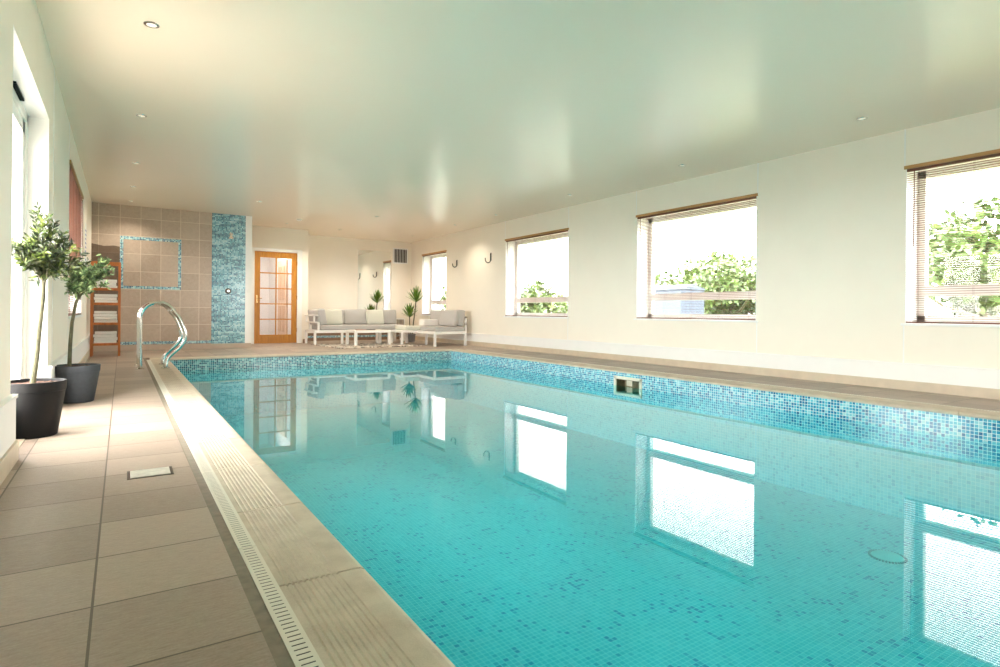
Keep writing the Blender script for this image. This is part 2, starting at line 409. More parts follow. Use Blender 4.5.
# mosaic details on the shower wall
struct('trim_mosaic_shower', MB().box(1.43, 2.02, YT-.010, YT, .092, H), SHOWER)
fx0, fx1, fz0, fz1 = -.035, .918, 1.10, 2.03
b = MB().box(fx0, fx1, YT-.006, YT, fz1-.055, fz1).box(fx0, fx1, YT-.006, YT, fz0, fz0+.05).box(fx0, fx0+.05, YT-.0065, YT, fz0, fz1).box(fx1-.05, fx1, YT-.0065, YT, fz0, fz1)
struct('trim_mosaic_frame', b, BORDER)
struct('trim_mosaic_low', MB().box(XL, 1.43, YT-.006, YT, .105, .155), BORDER)
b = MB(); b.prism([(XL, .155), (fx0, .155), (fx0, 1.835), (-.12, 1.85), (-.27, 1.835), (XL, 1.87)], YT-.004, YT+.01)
struct('trim_painted_shade', b, WTILE_SHADE)  # thin sheet in darker tile colour, stands in for the shadow behind the rack

# pool basin
PYN2 = PYN
b = MB()
b.box(PXL-.03, PXR+.03, PYN2, PYF+.03, PZ-.1, PZ)
struct('pool_floor', b, POOLFLOOR)
skx = (5.10, 5.56, -.30, -.085)    # skimmer hole y0 y1 z0 z1
px = PXR+.005
BZ = -.33
b = MB().box(px, px+.2, PYN2, skx[0], BZ, -.03).box(px, px+.2, skx[1], PYF+.2, BZ, -.03).box(px, px+.2, skx[0], skx[1], BZ, skx[2]).box(px, px+.2, skx[0], skx[1], skx[3], -.03)
bmesh.ops.remove_doubles(b.bm, verts=b.bm.verts[:], dist=1e-5)
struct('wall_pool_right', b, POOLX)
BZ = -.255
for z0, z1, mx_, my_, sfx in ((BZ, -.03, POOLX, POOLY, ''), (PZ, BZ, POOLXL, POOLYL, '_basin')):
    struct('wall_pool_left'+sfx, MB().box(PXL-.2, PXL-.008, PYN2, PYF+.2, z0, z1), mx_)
    struct('wall_pool_far'+sfx, MB().box(PXL-.2, PXR+.2, PYF+.008, PYF+.2, z0, z1), my_)
    struct('wall_pool_near'+sfx, MB().box(PXL-.2, PXR+.2, PYN2-.2, PYN2, z0, z1), my_)
struct('wall_pool_right_basin', MB().box(px, px+.2, PYN2, PYF+.2, PZ, -.33), POOLXL)
wt = MB().quad((PXL-.01, PYN2, WZ), (PXR+.006, PYN2, WZ), (PXR+.006, PYF+.01, WZ), (PXL-.01, PYF+.01, WZ)).build('pool_water', WATER)
tag(wt, 'clear still turquoise water filling the swimming pool', 'water', kind='stuff')

# coping stones: ribbed top with a rounded nose
def coping_profile():
    p = [(0, -.035), (0, 0)]; x = .016
    while x < .165:
        p += [(x, 0), (x+.0025, -.0035), (x+.005, -.0035), (x+.0075, 0)]; x += .0150
    p += [(.205, 0), (.222, -.002), (.234, -.008), (.241, -.017), (.2415, -.024), (.238, -.031), (.228, -.035)]
    return p
cp = coping_profile()
b = MB(); y = .93-.67*3.97
while y < PYF: 
    y1 = min(y+.660, PYF+.0); b.prism([(PXL-CW+a, z) for a, z in cp], max(y, PYN), y1) if y1 > PYN else None
    y += .67
struct('pool_coping_left', b, COPING)
b = MB(); y = PYN
while y < PYF: b.prism([(PXR+CW-a, z) for a, z in cp], y, min(y+.666, PYF)); y += .67
struct('pool_coping_right', b, COPING)
b = MB(); x = PXL-CW
while x < PXR+CW: b.prism([(PYF+CW-a, z) for a, z in cp], x, min(x+.666, PXR+CW), 'x'); x += .67
struct('pool_coping_far', b, COPING)
b = MB(); x = PXL-CW
while x < PXR+CW: b.prism([(PYN-CW+a, z) for a, z in cp], x, min(x+.666, PXR+CW), 'x'); x += .67
struct('pool_coping_near', b, COPING)
struct('floor_coping_bed', MB().box(GX1, PXL-.02, PYN-CW, PYF+CW, -.12, -.006-.03+.0).box(PXR+.02, PXR+CW+.055, PYN-CW, PYF+CW, -.12, -.036).box(PXL-.02, PXR+.02, PYF+.02, PYF+CW, -.12, -.036)
       .box(PXL-CW, PXR+CW, PYN-CW, PYN-.02, -.12, -.036), GROUTSTRIP)

# drain gratings, one-metre lengths
def grating(mat):
    e = empty('drain_grating', (0, 0, 0), None, None)
    b = MB()
    b.box(0, .006, 0, .996, -.03, 0).box(.044, .050, 0, .996, -.03, 0).box(.006, .044, 0, .996, -.012, -.003)
    b.box(.006, .010, 0, .996, -.006, 0).box(.040, .044, 0, .996, -.006, 0)
    n = 49
    for i in range(n+1):
        y0 = i*.996/n; b.box(.010, .040, max(0, y0-.0078), min(.996, y0+.0078), -.006, 0)
    b.build('grating_body', mat, e)
    s = MB()
    for i in range(n):
        y0 = (i+.5)*.996/n; s.box(.009, .041, y0-.0034, y0+.0034, -.0035, -.0006)
    s.build('drain_slots', BLACK, e)
    return e
proto = grating(simple('ivory_plastic', (226, 222, 208), .4, var=.03, scale=6))
ys = [PYN-.07+0+i for i in range(0, 13)]
ordn = ['nearest', 'second', 'third', 'fourth', 'fifth', 'sixth', 'seventh', 'eighth', 'ninth', 'farthest']
yst = .935
first = True
nl = 0
for side, x in (('left', GX1), ('right', PXR+CW+.004)):
    k = 0
    for i in range(-1, 10):
        y = yst + (i-1)
        if y > PYF-.2 or y < (-.2 if side == 'left' else .5): continue
        o = proto if first else copy_tree(proto); first = False
        o.location = (x, y, 0)
        nm = ordn[min(k, 9)]
        tag(o, 'ivory slotted drain grating length beside the %s pool edge, %s from the viewer' % (side, nm), 'drain grating', 'slotted drain gratings along the pool')
        k += 1

# skimmer mouth in the right pool wall
e = empty('pool_skimmer', (PXR, 5.33, -.19), 'cream rectangular skimmer opening in the right blue mosaic pool wall', 'skimmer')
y0, y1, z0, z1 = skx
b = MB(); f = .036
xa, xb = PXR-.008, PXR+.012
for (a, c, d, g) in ((y0-.01, y1+.01, z1-f+.01, z1+.01), (y0-.01, y1+.01, z0-.01, z0+f-.01), (y0-.01, y0+f-.01, z0, z1), (y1-f+.01, y1+.01, z0, z1)):
    b.box(xa-PXR, xb-PXR, a-5.33, c-5.33, d+.19, g+.19)
b.build('skimmer_frame', simple('cream_plastic', (228, 222, 204), .4), e)
b = MB(); b.box(.012, .18, y0-5.33, y1-5.33, z0+.19, z0+.2).box(.012, .18, y0-5.33, y1-5.33, z1+.18, z1+.19).box(.17, .18, y0-5.33, y1-5.33, z0+.19, z1+.19).box(.012, .18, y0-5.33, y0-5.32, z0+.19, z1+.19).box(.012, .18, y1-5.34, y1-5.33, z0+.19, z1+.19)
b.build('skimmer_throat', simple('olive_plastic', (140, 128, 98), .6, var=.3, scale=20), e)
MB().rbox(.03, .04, -.05, .05, .0, .10, .004).build('flap', simple('cream_flap', (214, 206, 186), .5), e)

# round main drain on the pool floor
e = empty('main_drain', (4.43, 1.92, PZ), 'pale round drain cover with dotted rim on the pool floor', 'drain cover')
MB().lathe([(.098, 0), (.098, .006), (.085, .014), (.0, .018)][:3]+[(.001, .018)], (0, 0, 0)).build('drain_disc', simple('aqua_plastic', (130, 212, 214), .4), e, smooth='auto')
b = MB()
for k in range(36):
    a = 2*PI*k/36; b.box(-.0035, .0035, .100, .114, 0, .010, Matrix.Rotation(a, 4, 'Z'))
b.build('drain_rim', simple('grey_rim', (84, 156, 168), .5), e)

# small drain lid in the deck
e = empty('floor_drain', (.112, 3.042, 0), 'silver rectangular floor drain lid set into the left deck tiles', 'floor drain')
MB().box(-.088, .088, -.075, .075, -.001, .0015).build('drain_surround', DSTEEL, e)
MB().rbox(-.076, .076, -.064, .064, 0, .004, .0015, 1).build('drain_lid', simple('brushed_steel', (225, 225, 215), .3, .4, var=.15, scale=30), e)

# ------------------------------------------------------------------ windows, right wall
def window(n, ya, yb, x_in, s, mat=PLASTIC):
    """uPVC frame; x_in = inner face of frame, s = +1 outward is +x"""
    t = MB(); X0, X1 = sorted((x_in, x_in+s*.07)); f = .075
    t.box(X0, X1, ya, ya+f, WZ0, WZ1).box(X0, X1, yb-f, yb, WZ0, WZ1).box(X0, X1, ya, yb, WZ1-f, WZ1).box(X0, X1, ya, yb, WZ0, WZ0+f)
    t.box(X0-.004, X1, ya+f, yb-f, .925, 1.03)
    o = struct('window_%d' % n, t, mat)
    g = x_in+s*.035; MB().box(g-.004, g+.004, ya+f, yb-f, WZ0+f, .925).build('pane', GLASS, o)
    MB().box(g-.004, g+.004, ya+f, yb-f, 1.03, WZ1-f).build('pane', GLASS, o)
    h = MB(); yh = (ya+yb)/2; h.rbox(min(x_in, x_in-s*.022), max(x_in, x_in-s*.022), yh-.09, yh+.09, 2.148-.012, 2.148+.012, .005); h.build('trickle_vent', BLACK if False else PLASTIC, o)
    # reveal lining and the sill board
    xw = XR if s > 0 else XL
    r = MB(); a0, a1 = sorted((xw, x_in)); q = .006
    r.box(a0, a1, ya, ya+q, WZ0, WZ1).box(a0, a1, yb-q, yb, WZ0, WZ1).box(a0, a1, ya, yb, WZ1-q, WZ1)
    r.build('reveal_lining', WHITE, o)
    b0, b1 = sorted((xw-s*.022, x_in)); MB().box(b0, b1, ya-.03, yb+.03, WZ0-.022, WZ0+.001).build('window_sill', WHITE, o, bevel=.002)
    return o
for i, (a, c) in enumerate(WIN): window(i+1, a, c, XR+.25, 1)
window(5, LW0, LW1, XL-.14, -1)

def blind(label, ya, yb, x, s):
    """wooden venetian blind, s=+1: room is on the -x side"""
    e = empty('venetian_blind', (x, (ya+yb)/2, WZ0), label, 'blind', 'wooden venetian blinds in the windows')
    W = (yb-ya)/2-.004; z1 = WZ1-WZ0
    MB().box(-s*.030 if s > 0 else -.016, .016 if s > 0 else .030, -W-.018, W+.018, z1-.008, z1+.026).build('headrail', HEADRAIL, e, bevel=.002)
    MB().box(-.014, .014, -W, W, z1-.034, z1-.008).build('slat_stack', MAHOG, e)
    b = MB(); n = 68; p = (z1-.06)/n
    for i in range(n):
        z = .028+i*p
        b.box(-.0125, .0125, -W, W, z-.0018, z+.0018, Matrix.Translation((0, 0, z)) @ Matrix.Rotation(-s*.02, 4, 'Y') @ Matrix.Translation((0, 0, -z)))
    b.build('slats', MAHOG, e)
    MB().box(-.013, .013, -W, W, .004, .020).build('bottom_rail', MAHOG, e, bevel=.003)
    c = MB()
    k = 5
    for i in range(k):
        y = -W+.10+(2*W-.2)*i/(k-1)
        for xx in (-.0135, .0135): c.tube([(xx, y, .012), (xx, y, z1-.01)], .0008, 5)
    c.build('ladder_cord', CORD, e)
    yw = W-.07
    MB().tube([(-s*.022, yw, z1-.03), (-s*.026, yw, z1-.78)], .0045, 8).build('tilt_wand', CORD, e)
    return e
xb = XR+.018
blind('wooden venetian blind over the rightmost window, nearest the viewer', *WIN[0], xb, 1)
blind('wooden venetian blind over the right wall window above the skimmer, second from the viewer', *WIN[1], xb, 1)
blind('wooden venetian blind over the right wall window showing the rounded bush, beside the hooks', *WIN[2], xb, 1)
blind('narrow wooden venetian blind over the farthest right wall window behind the corner sofa', *WIN[3], xb, 1)
blind('reddish wooden venetian blind over the left wall window behind the potted trees', LW0, LW1, XL-.012, -1)

# ------------------------------------------------------------------ glazed white door, left wall
b = MB(); X1 = XL-.117; X0 = X1-.07
b.box(X0, X1, DY0, DY0+.07, 0, DZ).box(X0, X1, DY1-.07, DY1, 0, DZ).box(X0, X1, DY0, DY1, DZ-.07, DZ).box(X0, X1, DY0, DY1, 0, .05)
d = struct('door_1', b, PLASTIC, bevel=.004)
ym = (DY0+DY1)/2
for (a, c, dx) in ((DY0+.07, ym+.03, .0), (ym-.03, DY1-.07, -.02)):
    t = MB(); x1 = X1+.008+dx; x0 = x1-.05; s_ = .085
    t.box(x0, x1, a, a+s_, .05, DZ-.07).box(x0, x1, c-s_, c, .05, DZ-.07).box(x0, x1, a, c, DZ-.07-s_, DZ-.07).box(x0, x1, a, c, .05, .05+s_*1.6)
    l = t.build('door_leaf', PLASTIC, d, bevel=.004)
    MB().box((x0+x1)/2-.004, (x0+x1)/2+.004, a+s_, c-s_, .05+s_*1.6, DZ-.07-s_).build('pane', GLASS, l)
q = .006; MB().box(X1, XL, DY0, DY0+q, 0, DZ).box(X1, XL, DY1-q, DY1, 0, DZ).box(X1, XL, DY0, DY1, DZ-q, DZ).build('reveal_lining', WHITE, d)
MB().box(X1, XL, DY0, DY1, -.02, .004).build('threshold', SKIRT, d)
e = empty('vent_grille', (XL-.105, 4.70, DZ-q), 'small black slotted vent under the head of the glazed left door', 'vent')
MB().box(-.008, .012, -.17, .17, -.014, 0).build('vent_body', DSTEEL, e)
b = MB()
for i in range(16): b.box(-.010, .014, -.165+i*.021, -.165+i*.021+.009, -.022, -.014)
b.build('vent_fins', BLACK, e)

# ------------------------------------------------------------------ oak glazed door at the far end
b = MB().box(dx0-.065, dx0+.02, YD-.02, YD+.12, 0, dzt+.05).box(dx1-.02, dx1+.085, YD-.02, YD+.12, 0, dzt+.05).box(dx0+.02, dx1-.02, YD-.02, YD+.12, dzt-.02, dzt+.05)
d = struct('door_2', b, WHITE, bevel=.003)
a0, a1, z0, z1 = dx0+.024, dx1-.024, .008, dzt-.024
st = .115; gx0, gx1, gz0, gz1 = a0+st, a1-st, .20, z1-.13
t = MB().box(a0, gx0, YD, YD+.04, z0, z1).box(gx1, a1, YD, YD+.04, z0, z1).box(gx0, gx1, YD, YD+.04, z0, gz0).box(gx0, gx1, YD, YD+.04, gz1, z1)
leaf = t.build('door_leaf', OAK, d, bevel=.003)
t = MB(); mx = (gx0+gx1)/2; t.box(mx-.012, mx+.012, YD-.003, YD+.03, gz0, gz1)
for i in range(1, 5):
    z = gz0+(gz1-gz0)*i/5; t.box(gx0, gx1, YD-.0035, YD+.031, z-.012, z+.012)
t.build('glazing_bars', OAK, leaf)
DGL = _glass('door_glass', (.93, .93, .95, 1))
for i in range(5):
    za = gz0+(gz1-gz0)*i/5; zb = gz0+(gz1-gz0)*(i+1)/5
    for xa, xb_ in ((gx0, mx-.012), (mx+.012, gx1)): MB().box(xa, xb_, YD+.017, YD+.021, za+.012, zb-.012).build('pane', DGL, leaf)
BRASS = simple('brass', (190, 160, 110), .25, 1.0)
MB().rbox(a0+.035, a0+.065, YD-.008, YD, .90, 1.07, .003, 1).tube([(a0+.05, YD-.008, 1.0), (a0+.05, YD-.045, 1.0), (a0+.15, YD-.05, 1.0)], .009, 8).build('handle', BRASS, leaf)
for z in (.3, 1.03, 1.8): MB().tube([(a1+.004, YD-.006, z-.045), (a1+.004, YD-.006, z+.045)], .007, 8).build('hinge', BRASS, leaf)
# corridor door seen through the glass
b = MB().box(3.40, 3.449, 15.0, 15.9, 0, 2.0)
d4 = struct('door_4', b, simple('peach_door', (232, 205, 178), .5))
b = MB()
for ya in (15.12, 15.5):
    for za, zb in ((.2, .85), (1.0, 1.85)): b.box(3.385, 3.40, ya, ya+.28, za, zb)
b.build('door_panel', simple('peach_panel', (214, 180, 148), .5), d4, bevel=.01)
# light switch on the white wall end
tag(MB().rbox(2.06, 2.11, YT-.024, YT-.012, 1.07, 1.14, .004, 2).build('light_switch', PLASTIC), 'small white switch on the white wall end left of the oak door', 'switch')

# ------------------------------------------------------------------ shower fittings
e = empty('wall_shower', (1.76, YT-.01, 2.20), 'chrome shower head high on the blue mosaic strip', 'shower head')
MB().lathe([(.032, -.002), (.032, -.012), (.012, -.016)], axis='y', n=20).build('wall_flange', STEEL, e, smooth='auto')
MB().tube([(0, -.01, 0), (0, -.08, .01), (-.01, -.13, -.01), (-.02, -.15, -.05)], .011, 10).build('shower_arm', STEEL, e, smooth=True)
MB().lathe([(.012, .05), (.03, .03), (.048, -.005), (.046, -.02)], (-.022, -.155, -.09), 20).build('spray_head', STEEL, e, smooth='auto')
e = empty('shower_valve', (1.715, YT-.01, 1.10), 'chrome shower control knob low on the blue mosaic strip', 'shower control')
MB().lathe([(.055, 0), (.055, -.01), (.03, -.02)], axis='y', n=24).build('back_plate', DSTEEL, e, smooth='auto')
MB().lathe([(.03, -.01), (.032, -.05), (.018, -.06)], axis='y', n=20).build('knob', STEEL, e, smooth='auto')

# ------------------------------------------------------------------ pool hand rails
def rail(y, label):
    e = empty('grab_rail', (.19, y, 0), label, 'grab rail', 'polished steel grab rails of the pool steps')
    pts = [(0, 0, -.0), (0, 0, .30), (0, 0, .58)]
    cx, cz, r = .19, .62, .19
    for k in range(0, 11):
        a = PI - k*PI*.86/10; pts.append((cx+r*math.cos(a), 0, cz+r*1.05*math.sin(a)))
    pts += [(.425, 0, .62), (.47, 0, .50), (.49, 0, .42), (.48, 0, .34), (.43, 0, .26), (.36, 0, .19), (.305, 0, .13), (.28, 0, .07), (.275, 0, 0)]
    # smooth by Catmull-Rom
    P = [Vector(p) for p in pts]; out = []
    for i in range(len(P)-1):
        p0, p1, p2, p3 = P[max(i-1, 0)], P[i], P[i+1], P[min(i+2, len(P)-1)]
        for j in range(4):
            t = j/4; out.append(.5*((2*p1)+(p2-p0)*t+(2*p0-5*p1+4*p2-p3)*t*t+(3*p1-p0-3*p2+p3)*t**3))
    out.append(P[-1])
    MB().tube(out, .0245, 16).build('rail_tube', STEEL, e, smooth='auto')
    for x in (0, .275): MB().lathe([(.050, 0), (.050, .006), (.034, .014), (.0255, .018)], (x, 0, 0), 24).build('base_flange', STEEL, e, smooth='auto')
rail(9.03, 'curved polished steel grab rail of the pair at the pool corner, farther from viewer')
rail(8.43, 'curved polished steel grab rail of the pair at the pool corner, nearer to viewer')

# ------------------------------------------------------------------ potted olive trees
def pot(e, r0, r1, h, mat, soilz):
    p = [(r0*.96, 0), (r0, .006), (r1*.97, h*.80), (r1*.975, h*.82), (r1*1.0, h*.83), (r1*1.015, h*.985), (r1*1.01, h), (r1*.93, h), (r1*.92, h*.985), (r1*.90, soilz-.02), (.01, soilz-.02)]
    po = MB().lathe(p, n=48).build('pot', mat, e, smooth='auto')
    s = MB().lathe([(r1*.9, soilz-.02), (r1*.905, soilz), (r1*.6, soilz+.006), (.01, soilz+.010)], n=32)
    for i in range(90):
        a = R.uniform(0, 2*PI); q = r1*.86*math.sqrt(R.random()); z = soilz+.004
        s.rbox(-.012, .012, -.007, .007, -.003, .004, .002, 1, Matrix.Translation((q*math.cos(a), q*math.sin(a), z)) @ Euler((R.uniform(-.4, .4), R.uniform(-.4, .4), R.uniform(0, 6))).to_matrix().to_4x4())
    s.build('soil', SOIL, po)
def olive(loc, label, pr0, pr1, ph, pmat, trunk, crown, rad, nleaf, lm, ll, lw, shoots, up, seed):
    rr = random.Random(seed); e = empty('potted_olive_tree', loc, label, 'potted tree', 'potted olive trees on the left deck')
    pot(e, pr0, pr1, ph, pmat, ph*.93)
    c = Vector(crown)
    b = MB(); T_ = [Vector(p) for p in trunk]; b.tube(T_, [.0145-.005*i/(len(T_)-1) for i in range(len(T_))], 10)
    tw = []
    top = T_[-1]
    for i in range(26):
        d = Vector((rr.gauss(0, 1), rr.gauss(0, 1), rr.gauss(.25, .8))).normalized()
        endp = c+Vector((d.x*rad[0], d.y*rad[0], d.z*rad[1]))*rr.uniform(.6, .92)
        mid = top.lerp(endp, .5)+Vector((rr.gauss(0, .015), rr.gauss(0, .015), rr.uniform(0, .03)))
        b.tube([top-Vector((0, 0, rr.uniform(0, .06))), mid, endp], [.0045, .003, .0012], 5); tw.append((mid, endp)); tw.append((top.lerp(mid, .5), mid))
        for j in range(3):
            q = mid.lerp(endp, rr.uniform(.1, .8)); e2 = q+Vector((rr.gauss(0, .05), rr.gauss(0, .05), rr.gauss(.02, .04)))
            b.tube([q, e2], [.0018, .0008], 4); tw.append((q, e2))
    for (dx, dy, dz) in shoots:
        s0 = c+Vector((dx*.5, dy*.5, rad[1]*.3)); s1 = c+Vector((dx, dy, dz)); b.tube([s0, s0.lerp(s1, .5)+Vector((.006, 0, 0)), s1], [.0025, .002, .001], 5)
        tw += [(s0.lerp(s1, .25), s1)]*3
    trk = b.build('trunk', BARK, e, smooth='auto')
    f = MB()
    for i in range(nleaf):
        a, z = tw[i % len(tw)]; t = rr.random(); p = a.lerp(z, t); ax = (z-a).normalized()
        perp = Vector((rr.gauss(0, 1), rr.gauss(0, 1), rr.gauss(0, 1))); perp = (perp-ax*perp.dot(ax)).normalized()
        d = (ax*.55+perp*.75+Vector((0, 0, up))).normalized()
        f.leaf(p, d, Vector((rr.gauss(0, 1), rr.gauss(0, 1), rr.gauss(0, 1))), ll*rr.uniform(.65, 1.15), lw*rr.uniform(.75, 1.1), rr.uniform(0, .25))
    f.build('foliage', lm, trk)
    return e
olive((-.425, 4.28, 0), 'potted olive tree in a black pot, nearer one beside the glazed left door', .115, .155, .315, POT1,
      [(-.005, 0, .28), (.014, .0, .45), (.026, 0, .62), (.042, 0, .80), (.045, 0, .93)], (.045, 0, 1.035), (.185, .150), 2300, LEAF1, .046, .0115,
      [(-.03, 0, .29), (-.05, .02, .25), (.02, .01, .23), (.045, 0, .2), (.0, -.03, .21), (.09, .02, .15)], .25, 3)
olive((-.293, 5.68, 0), 'potted silvery olive tree in a charcoal pot, farther one along the left wall', .112, .152, .290, POT2,
      [(-.05, 0, .25), (-.045, 0, .45), (-.035, 0, .62), (-.01, 0, .78), (.015, 0, .86)], (.045, 0, .965), (.185, .15), 1900, LEAF2, .046, .015,
      [(.12, 0, .17), (.17, .0, .10), (.10, 0, .14), (-.04, 0, .13), (.15, .02, .16)], .45, 9)

# ------------------------------------------------------------------ towel rack and towels
rx0, rx1, ry0, ry1, rh = -.408, -.015, 10.95, 11.24, 1.47
e = empty('towel_rack', ((rx0+rx1)/2, (ry0+ry1)/2, 0), 'tall orange wooden shelf rack of towels in the left corner', 'towel rack')
hx, hy = (rx1-rx0)/2, (ry1-ry0)/2
for sx in (-1, 1):
    for sy in (-1, 1):
        MB().box(sx*hx-(.034 if sx > 0 else 0), sx*hx+(.034 if sx < 0 else 0), sy*hy-(.028 if sy > 0 else 0), sy*hy+(.028 if sy < 0 else 0), 0, rh).build('post', RACKW, e, bevel=.002)
for sy in (-1, 1): MB().box(-hx+.034, hx-.034, (hy-.025 if sy > 0 else -hy), (hy if sy > 0 else -hy+.025), rh-.045, rh).build('top_rail', RACKW, e, bevel=.002)
SH = [.20, .52, .83, 1.06]
for z in SH:
    b = MB().box(-hx+.034, hx-.034, -hy+.002, -hy+.024, z-.035, z+.004).box(-hx+.034, hx-.034, hy-.024, hy-.002, z-.035, z+.004)
    for i in range(6): y = -hy+.03+i*(2*hy-.05)/6; b.box(-hx+.012, hx-.012, y, y+.026, z-.012, z)
    b.build('shelf', RACKW, e, bevel=.002)
def towel(w_, d_, h_, mat=TOWEL):
    """folded towel: layers joined by a rounded fold at the front, one continuous mesh"""
    b = MB(); n = 3; t = h_/n; prof = []
    def arc(cx, cz, r, a0, a1, k=6): return [(cx+r*math.cos(a0+(a1-a0)*i/k), cz+r*math.sin(a0+(a1-a0)*i/k)) for i in range(k+1)]
    # outline seen from the side (y,z)
    prof = [(-d_/2+.01, 0)] + [(d_/2-.006, 0)] + arc(d_/2-h_/2, h_/2, h_/2, -PI/2, PI/2, 8) + [(-d_/2+.01, h_)]
    for i in range(n-1, -1, -1): prof += [(-d_/2, (i+.85)*t), (-d_/2-.004, (i+.5)*t), (-d_/2, (i+.15)*t)] + ([(-d_/2+.02, i*t)] if i else [])
    b.prism(prof, -w_/2, w_/2, 'x')
    return b
tw_p = towel(.30, .24, .040).build('folded_towel', TOWEL, bevel=.003)
names = {0: 'lowest', 1: 'second', 2: 'third', 3: 'topmost'}
shn = {0: 'bottom', 1: 'second lowest', 2: 'third', 3: 'top'}
first = True
for si, n in ((0, 4), (1, 4), (2, 3), (3, 3)):
    for k in range(n):
        o = tw_p if first else tw_p.copy()
        if not first: COL.objects.link(o)
        first = False
        o.location = ((rx0+rx1)/2+R.uniform(-.006, .006), (ry0+ry1)/2+R.uniform(-.008, .004), SH[si]+.001+k*.047); o.rotation_euler.z = R.uniform(-.03, .03)
        o.scale = (R.uniform(.93, 1.02), R.uniform(.94, 1.02), 1)
        pos = 'topmost' if k == n-1 else names[k]
        tag(o, 'folded white towel on the %s shelf of the wooden rack, %s in its stack' % (shn[si], pos), 'towel', 'folded white towels on the rack')

# notice on the left wall
e = empty('wall_notice', (XL, 10.35, 1.55), 'white notice with blue printing on the left wall past the blind', 'notice')
MB().box(0, .004, -.16, .16, -.28, .42).build('notice_board', PLASTIC, e)
b = MB()
for i in range(9): b.box(.004, .0045, -.12, .12-.02*(i % 3), .30-i*.06, .325-i*.06)
b.build('printed_lines', simple('blue_ink', (60, 90, 170), .6), e)

# ------------------------------------------------------------------ wall hooks, right wall
def hook(y, z, s, label):
    e = empty('wall_hook', (XR, y, z), label, 'hook', 'dark J-shaped hooks on the right wall')
    pts = [(-.012, 0, .10*s), (-.012, 0, -.03*s)]
    for k in range(1, 9): pts.append((-.012-.12*s*(1-math.cos(k*PI/8))/2, 0, -.03*s-.055*s*math.sin(k*PI/8)))
    pts.append((-.012-.125*s, 0, .01*s))
    MB().tube(pts, .010, 8).build('hook_bar', DSTEEL, e, smooth=True)
    MB().box(-.006, 0, -.02, .02, -.04*s, .115*s).build('mounting_plate', DSTEEL, e)
hook(11.90, 1.84, .85, 'dark J-shaped metal hook on the right wall, farther of the two')
hook(10.42, 1.86, 1.05, 'dark J-shaped metal hook on the right wall, nearer of the two')

# ------------------------------------------------------------------ far wall: mirror and vent
e = empty('wall_mirror', (5.48, YS, 1.2), 'tall frameless mirror on the cream far wall behind the sofa', 'mirror')
MB().box(-.447, .447, -.012, 0, -1.0, 1.10).build('backing', PLASTIC, e)
MB().box(-.445, .445, -.0145, -.012, -.998, 1.098).build('mirror_glass', MIRROR, e)
e = empty('wall_vent', (6.19, YS, 2.205), 'white framed ventilation grille with dark slots high beside the mirror', 'vent')
MB().box(-.215, .215, -.012, 0, -.205, .205).build('grille_frame', WHITE, e)
MB().box(-.185, .185, -.0135, -.0118, -.175, .175).build('grille_cavity', BLACK, e)
b = MB()
for i in range(9): x = -.18+i*.0440; b.box(x, x+.010, -.022, -.013, -.18, .18)
b.build('grille_bars', ALU, e)

# ------------------------------------------------------------------ lounge furniture
def frame_legs(e, x0, x1, y0, y1, top, th=.06, leg=.045):
    MB().box(x0, x1, y0, y1, top-th, top).build('frame', ALU, e, bevel=.004)
    for x in (x0, x1-leg):
        for y in (y0, y1-leg): MB().box(x, x+leg, y, y+leg, 0, top-th).build('leg', ALU, e)
# long sofa
sx0, sx1, sy0, sy1 = 3.46, 5.62, 12.66, 13.42
e = empty('long_sofa', (0, 0, 0), 'long low white framed sofa with grey cushions along the far wall', 'sofa')
frame_legs(e, sx0, sx1, sy0, sy1, .315)
for x in (4.05, 4.85): 
    MB().box(x, x+.045, sy0, sy0+.045, 0, .255).build('leg', ALU, e)
MB().rbox(sx0+.14, sx1, sy0+.01, sy1-.02, .318, .425, .03, 3).build('seat_cushion', FABG, e, smooth='auto')
# left arm: white bent frame
b = MB(); xa = sx0+.03
for y in (sy0+.03, sy1-.06):
    b.box(xa+.05, xa+.095, y, y+.045, .315, .50)
b.box(xa-.0, xa+.095, sy0+.03, sy1-.015, .47, .50).box(xa-.05, xa+.06, sy0+.03, sy1-.015, .62, .65)
b.box(xa-.03, xa+.0, sy0+.05, sy0+.09, .49, .63).box(xa-.03, xa+.0, sy1-.10, sy1-.06, .49, .63)
b.build('arm', ALU, e, bevel=.004)
b = MB(); 
b.box(sx0+.3, sx1, sy1-.03, sy1+.0, .45, .48).box(sx0+.3, sx1, sy1-.03, sy1, .60, .63)
for x in (sx0+.3, 4.2, 4.9, sx1-.05): b.box(x, x+.04, sy1-.03, sy1, .315, .63)
b.build('back_frame', ALU, e)
def cushion(name, w_, h_, t_, mat, M, parent=None, label=None, cat='cushion', group=None):
    o = MB().rbox(-w_/2, w_/2, -t_/2, t_/2, 0, h_, min(.04, t_*.35), 3, None, .018).build(name, mat, parent, smooth='auto')
    o.matrix_local = M
    if parent is None: tag(o, label, cat, group)
    return o
def MT(x, y, z, rx=0, rz=0): return Matrix.Translation((x, y, z)) @ Matrix.Rotation(rz, 4, 'Z') @ Matrix.Rotation(rx, 4, 'X')
G = 'loose cushions on the long sofa'
cushion('back_cushion', .55, .35, .17, FABT, MT(3.64, 12.98, .430, -.18, PI/2+.15), None, 'speckled grey cushion at the left arm of the long sofa', group=G)
cushion('back_cushion', .50, .345, .15, FABG, MT(4.04, 13.27, .428, -.13), None, 'grey back cushion behind the left sage cushion, long sofa', group=G)
cushion('back_cushion', .62, .345, .15, FABG, MT(4.60, 13.27, .428, -.13), None, 'wide grey back cushion in the middle of the long sofa', group=G)
cushion('back_cushion', .62, .345, .15, FABG, MT(5.27, 13.27, .428, -.13), None, 'grey back cushion at the right end of the long sofa', group=G)
